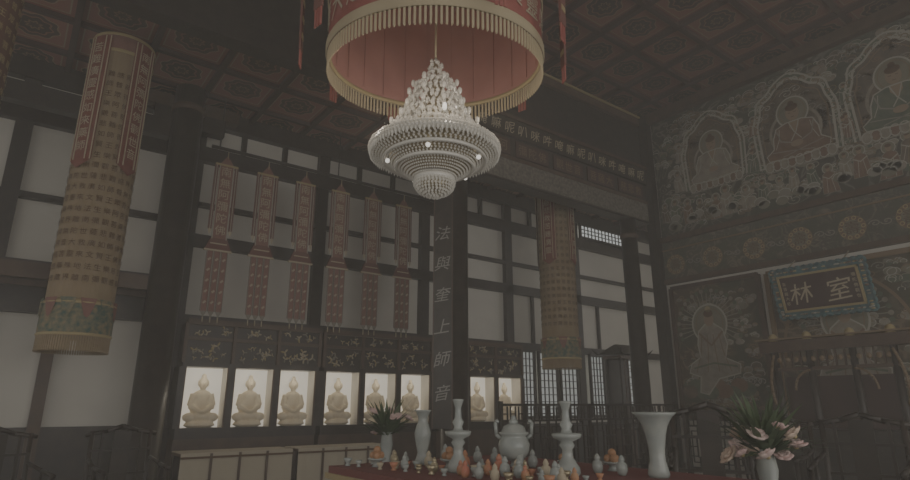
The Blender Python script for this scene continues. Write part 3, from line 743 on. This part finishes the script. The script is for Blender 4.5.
def chair(H=1.15,W=.62,D_=.52,seat=.48):
    b=MB(); 
    for sx in (-1,1):
        b.cyl((sx*W/2,-D_/2,0),(sx*W/2,-D_/2,.78),.024,'wood'); b.cyl((sx*W/2,D_/2,0),(sx*(W/2-.01),D_/2+.05,H),.026,'wood')
        b.tube([(sx*W/2,-D_/2-.04,.77),(sx*(W/2+.02),0,.80),(sx*W/2,D_/2,.86)],.022,'wood')
        b.cyl((sx*W/2,0,seat),(sx*(W/2+.02),0,.8),.014,'wood')
        b.cyl((sx*W/2,-D_/2,.15),(sx*W/2,D_/2,.15),.014,'wood')
    b.b2(-W/2,W/2,-D_/2,D_/2,seat-.05,seat,'wood2'); b.cyl((-W/2,-D_/2,.12),(W/2,-D_/2,.12),.016,'wood')
    b.tube([(-W/2-.05,D_/2+.05,H-.04),(-W/4,D_/2+.05,H),(0,D_/2+.04,H+.05),(W/4,D_/2+.05,H),(W/2+.05,D_/2+.05,H-.04)],.026,'wood')
    b.b2(-.09,.09,D_/2+.02,D_/2+.04,seat,H,'wood')
    for sx in (-1,1): b.b2(sx*.2-.012,sx*.2+.012,D_/2+.015,D_/2+.04,seat,H-.02,'wood')
    for z in (.7,.95): b.b2(-W/2,W/2,D_/2+.015,D_/2+.035,z-.012,z+.012,'wood')
    return b
c0=chair(); co=c0.obj('wooden_armchair',(5.7,3.35,0),(0,0,math.radians(-60)),)
co.scale=(1.2,1.2,1.34)
def cinst(x,y,rz,s=1): 
    o=inst(co,'wooden_armchair',(x,y,0),(0,0,math.radians(rz))); o.scale=(s,s,s)
cinst(0.15,8.1,20,1.12); cinst(1.35,8.3,10,1.12); cinst(7.2,2.6,-80,1.25); cinst(8.3,4.0,-85,1.2)
b=MB()
for y in (-.95,-.35,.35,.95): 
    b.cyl((0,y,0),(0,y,2.75),.06,'wood',12); b.ell((0,y,2.8),(.08,.08,.1),'gold',10,8)
b.b2(-.08,.08,-1.2,1.2,2.55,2.75,'wood2'); b.b2(-.12,.12,-1.25,1.25,2.77,2.80,'line2')
b.b2(-.05,.05,-1.0,1.0,2.2,2.26,'wood2'); b.b2(-.3,.5,-1.0,1.1,.0,1.2,'wood')
for i in range(14):
    y=-.95+i*1.9/13; b.b2(-.02,.02,y-.012,y+.012,2.26,2.55,'wood2'); 
for i in range(13):
    y=-.88+i*1.9/13; b.ell((-.03,y,2.4),(.02,.045,.05),'line2',8,6)
for sy in (-1,1):
    pts=[(-.05,sy*(.95+.12*math.sin(t*2.4)),2.5-t*.9) for t in [i/8 for i in range(9)]]; b.tube(pts,.025,'line2',6)
    b.tube([(-.05,sy*(.35+ .3*math.cos(i/8*pi/2)),1.85+.35*math.sin(i/8*pi/2)) for i in range(9)],.02,'line2',6)
b.b2(.2,.25,-.9,.9,1.2,2.1,'beamred')
b.obj('altar_shrine_frame',(11.6,4.35,0))
# ================================================================ ALTAR TABLE
TZ=1.15
b=MB()
x0,x1,y0,y1=2.1,3.85,1.2,4.4
b.b2(x0,x1,y0,y1,TZ-.05,TZ-.001,'redcloth'); b.b2(x0+.03,x1-.03,y0+.03,y1-.03,TZ-.5,TZ-.05,'redcloth')
b.b2(x0-.02,x1+.02,y0-.02,y1+.02,TZ-.09,TZ-.05,'gold')
for x in (x0+.1,x1-.1):
    for y in (y0+.1,y1-.1): b.b2(x-.07,x+.07,y-.07,y+.07,0,TZ-.5,'wood')
nf=120
for i in range(nf):
    y=y0+(y1-y0)*(i+.5)/nf; b.box((x0+.01,y,TZ-.6),(.02,.018,.2),'creamt')
for i in range(64):
    x=x0+(x1-x0)*(i+.5)/64; b.box((x,y1-.01,TZ-.6),(.018,.02,.2),'creamt')
b.obj('altar_table')
def lobj(name,prof,loc,k='porc',n=28,extra=None,s=1.0):
    b=MB(); b.lathe(prof,(0,0,0),k,n)
    if extra: extra(b)
    o=b.obj(name,loc); o.scale=(s,s,s); return o
vase=[(0.075,0),(0.085,.02),(.06,.06),(.05,.1),(.075,.2),(.085,.26),(.06,.33),(.045,.36),(.05,.40),(.075,.44),(.09,.455),(.08,.455),(.045,.42),(.03,.36)]
lobj('porcelain_vase',[(r*.78,z*.9) for r,z in vase],(2.71,4.02,TZ))
lobj('flared_porcelain_vase',[(.06,0),(.07,.02),(.06,.06),(.05,.1),(.05,.16),(.062,.25),(.084,.33),(.12,.38),(.143,.40),(.136,.403),(.105,.37),(.064,.28),(.04,.16)],(3.47,2.42,TZ+.0),n=36)
cand=[(.085,0),(.095,.015),(.09,.05),(.06,.09),(.042,.12),(.038,.17),(.06,.2),(.045,.225),(.105,.25),(.115,.275),(.105,.28),(.045,.285),(.034,.31),(.05,.34),(.03,.37),(.026,.44),(.045,.49),(.05,.50),(.03,.505)]
lobj('porcelain_candlestick',[(r*.82,z*.97) for r,z in cand],(2.62,3.44,TZ)); lobj('porcelain_candlestick',[(r*.88,z*.94) for r,z in cand],(3.10,2.86,TZ))
def ex(b):
    for i in range(3):
        a=2*pi*i/3+.3; b.cyl((.085*math.cos(a),.085*math.sin(a),0),(.075*math.cos(a),.075*math.sin(a),.13),.024,'porc',10,.032)
    T=Matrix.Rotation(math.radians(-37),3,'Z')
    for sx in (-1,1):
        pts=[T@Vector((sx*.10,0,.24)),T@Vector((sx*.135,0,.27)),T@Vector((sx*.14,0,.36)),T@Vector((sx*.115,0,.37))]; b.tube(pts,.014,'porc',8)
    b.ell((0,0,.385),(.02,.02,.025),'porc',8,6); b.ell((0.0,0,.36),(.04,.03,.03),'porc',8,6)
lobj('incense_burner',[(r*.92,z) for r,z in [(.03,.09),(.09,.10),(.125,.15),(.13,.20),(.11,.245),(.10,.26),(.125,.275),(.125,.285),(.105,.29),(.085,.33),(.04,.35)]],(2.93,3.2,TZ),extra=ex,s=.92)
b=MB()
def cup(x,y,s,k='porc'): b.lathe([(.025*s,0),(.03*s,.01*s),(.015*s,.02*s),(.03*s,.04*s),(.045*s,.075*s),(.04*s,.075*s),(.02*s,.045*s)],(x,y,TZ),k,14)
def jar(x,y,s,k='porc'): b.lathe([(.03*s,0),(.045*s,.03*s),(.05*s,.06*s),(.04*s,.1*s),(.02*s,.115*s),(.03*s,.125*s),(.02*s,.15*s),(.006*s,.17*s)],(x,y,TZ),k,14)
avoid=((2.71,4.02),(2.62,3.44),(2.93,3.2),(3.1,2.86),(2.35,4.1),(2.75,3.72),(3.35,3.1),(3.55,2.85),(3.2,3.5))
for i in range(15):
    for j in range(5):
        y=4.3-i*.125+random.uniform(-.02,.02); x=2.2+j*.105+i*.028+random.uniform(-.02,.02)
        if all(math.hypot(x-a,y-c)>.115 for a,c in avoid): (cup if random.random()<.6 else jar)(x,y,random.uniform(.45,.8),random.choice(['porc','porc','porc','gold2','brass','apple']))
for i in range(10):
    y=4.25-i*.18; x=3.1+i*.03
    if all(math.hypot(x-a,y-c)>.15 for a,c in avoid): jar(x,y,.75)
b.obj('offering_cups')
b=MB()
for (x,y) in ((2.35,4.1),(2.75,3.72),(3.35,3.1),(3.55,2.85),(3.2,3.5)):
    b.lathe([(.04,0),(.025,.02),(.025,.035),(.065,.05),(.072,.06)],(x,y,TZ),'porc',20)
    for a in range(3): b.ell((x+.032*math.cos(a*2.1),y+.032*math.sin(a*2.1),TZ+.08),.029,'apple' if (x*10)%2<1 else 'orange',12,8)
    b.ell((x,y,TZ+.12),.029,'orange',12,8)
b.obj('fruit_offerings')
def bouquet(name,loc,s,flowers,lv,vk='porc'):
    b=MB()
    b.lathe([(.05*s,0),(.055*s,.02*s),(.035*s,.08*s),(.055*s,.2*s),(.045*s,.28*s),(.055*s,.31*s),(.04*s,.3*s)],(0,0,0),vk,20)
    for i in range(lv):
        a=random.uniform(0,2*pi); el=random.uniform(.25,1.4); L=random.uniform(.2,.46)*s
        d=Vector((math.cos(a)*math.cos(el),math.sin(a)*math.cos(el),math.sin(el))); side=d.cross(Vector((0,0,1))).normalized()*.012*s*random.uniform(.4,2)
        base=Vector((0,0,.27*s)); mid=base+d*L*.55; tip=base+d*L-Vector((0,0,.05*s))
        b.add([base+side*.2,mid+side,tip,mid-side,base-side*.2],[(0,1,2,3,4)],'leaf')
    for i in range(flowers):
        a=i*2.4; rr=(.04+.15*math.sqrt(i/flowers))*s; c=Vector((rr*math.cos(a),rr*math.sin(a),(.42+random.uniform(-.12,.12)-rr*.3)*s))
        b.cyl((0,0,.28*s),c,.004*s,'leaf',5)
        k=random.choice(['petal','petal','petalw']); sz=random.uniform(.6,1.15)
        F=Matrix.Rotation(random.uniform(-.7,.7),3,'X')@Matrix.Rotation(random.uniform(-.7,.7),3,'Y')
        for layer,(n,tilt,pr) in enumerate(((6,.35,.05),(6,.8,.04),(4,1.2,.028))):
            for q in range(n):
                aa=2*pi*q/n+layer; T=F@Matrix.Rotation(aa,3,'Z')@Matrix.Rotation(-tilt,3,'Y')
                b.ell(c+T@Vector((pr*s*.6*sz,0,0)),(pr*s*.65*sz,pr*s*.55*sz,.008*s),k,8,5,T)
        b.ell(c,.014*s,'gold',8,5)
    return b.obj(name,loc)
def stand(x,y,h,w=.4):
    b=MB(); b.b2(-w/2,w/2,-w/2,w/2,h-.04,h-.002,'wood2'); b.b2(-w/2+.03,w/2-.03,-w/2+.03,w/2-.03,h-.14,h-.04,'wood')
    for sx in (-1,1):
        for sy in (-1,1): b.cyl((sx*(w/2-.04),sy*(w/2-.04),0),(sx*(w/2-.05),sy*(w/2-.05),h-.1),.022,'wood')
    b.b2(-w/2+.05,w/2-.05,-w/2+.05,w/2-.05,.2,.23,'wood'); b.obj('flower_stand',(x,y,0))
stand(4.28,2.12,.92); bouquet('flower_bouquet',(4.28,2.12,.92),1.25,17,130)
stand(3.2,5.4,.98); bouquet('flower_bouquet',(3.2,5.4,.98),1.15,6,120)
# ================================================================ LIGHT
w=D.worlds.new('w'); sc.world=w; w.use_nodes=True
w.node_tree.nodes['Background'].inputs['Color'].default_value=(1.0,0.955,0.88,1); w.node_tree.nodes['Background'].inputs['Strength'].default_value=0.50
def area(name,loc,rot,sx,sy,e,c):
    l=D.lights.new(name,'AREA'); l.shape='RECTANGLE'; l.size=sx; l.size_y=sy; l.energy=e; l.color=c
    o=D.objects.new(name,l); sc.collection.objects.link(o); o.location=loc; o.rotation_euler=rot
area('front_fill',(3,-6.5,2.5),(math.radians(98),0,0),14,5,380,(1.0,0.955,0.885))  # added fill light at the open front behind the camera; no door is modelled
b=MB(); b.b2(-5.5,20.5,-7,12.5,-.2,9.6,'wood'); hz=b.obj('faded_look_haze')  # added scatter volume, not smoke: lifts the blacks for a faded look
hm=D.materials.new('faded_look_volume'); hm.use_nodes=True; nt=hm.node_tree; nt.nodes.clear()
out=nt.nodes.new('ShaderNodeOutputMaterial'); vs_=nt.nodes.new('ShaderNodeVolumeScatter'); vs_.inputs['Density'].default_value=0.0105; vs_.inputs['Color'].default_value=(1,.96,.9,1); vs_.inputs['Anisotropy'].default_value=0.0
nt.links.new(vs_.outputs[0],out.inputs['Volume']); hz.data.materials.clear(); hz.data.materials.append(hm)
# ================================================================ CAMERA
cd=D.cameras.new('cam'); cam=D.objects.new('cam',cd); sc.collection.objects.link(cam); sc.camera=cam
cd.sensor_width=36; cd.lens=582/910*36; cd.clip_end=200
cam.location=(0,0,1.6); cam.rotation_euler=(math.radians(90+15.8),0,math.radians(-37))
try:
    sc.view_settings.view_transform='AgX'; sc.view_settings.look='AgX - Very Low Contrast'
except Exception as e: print(e)
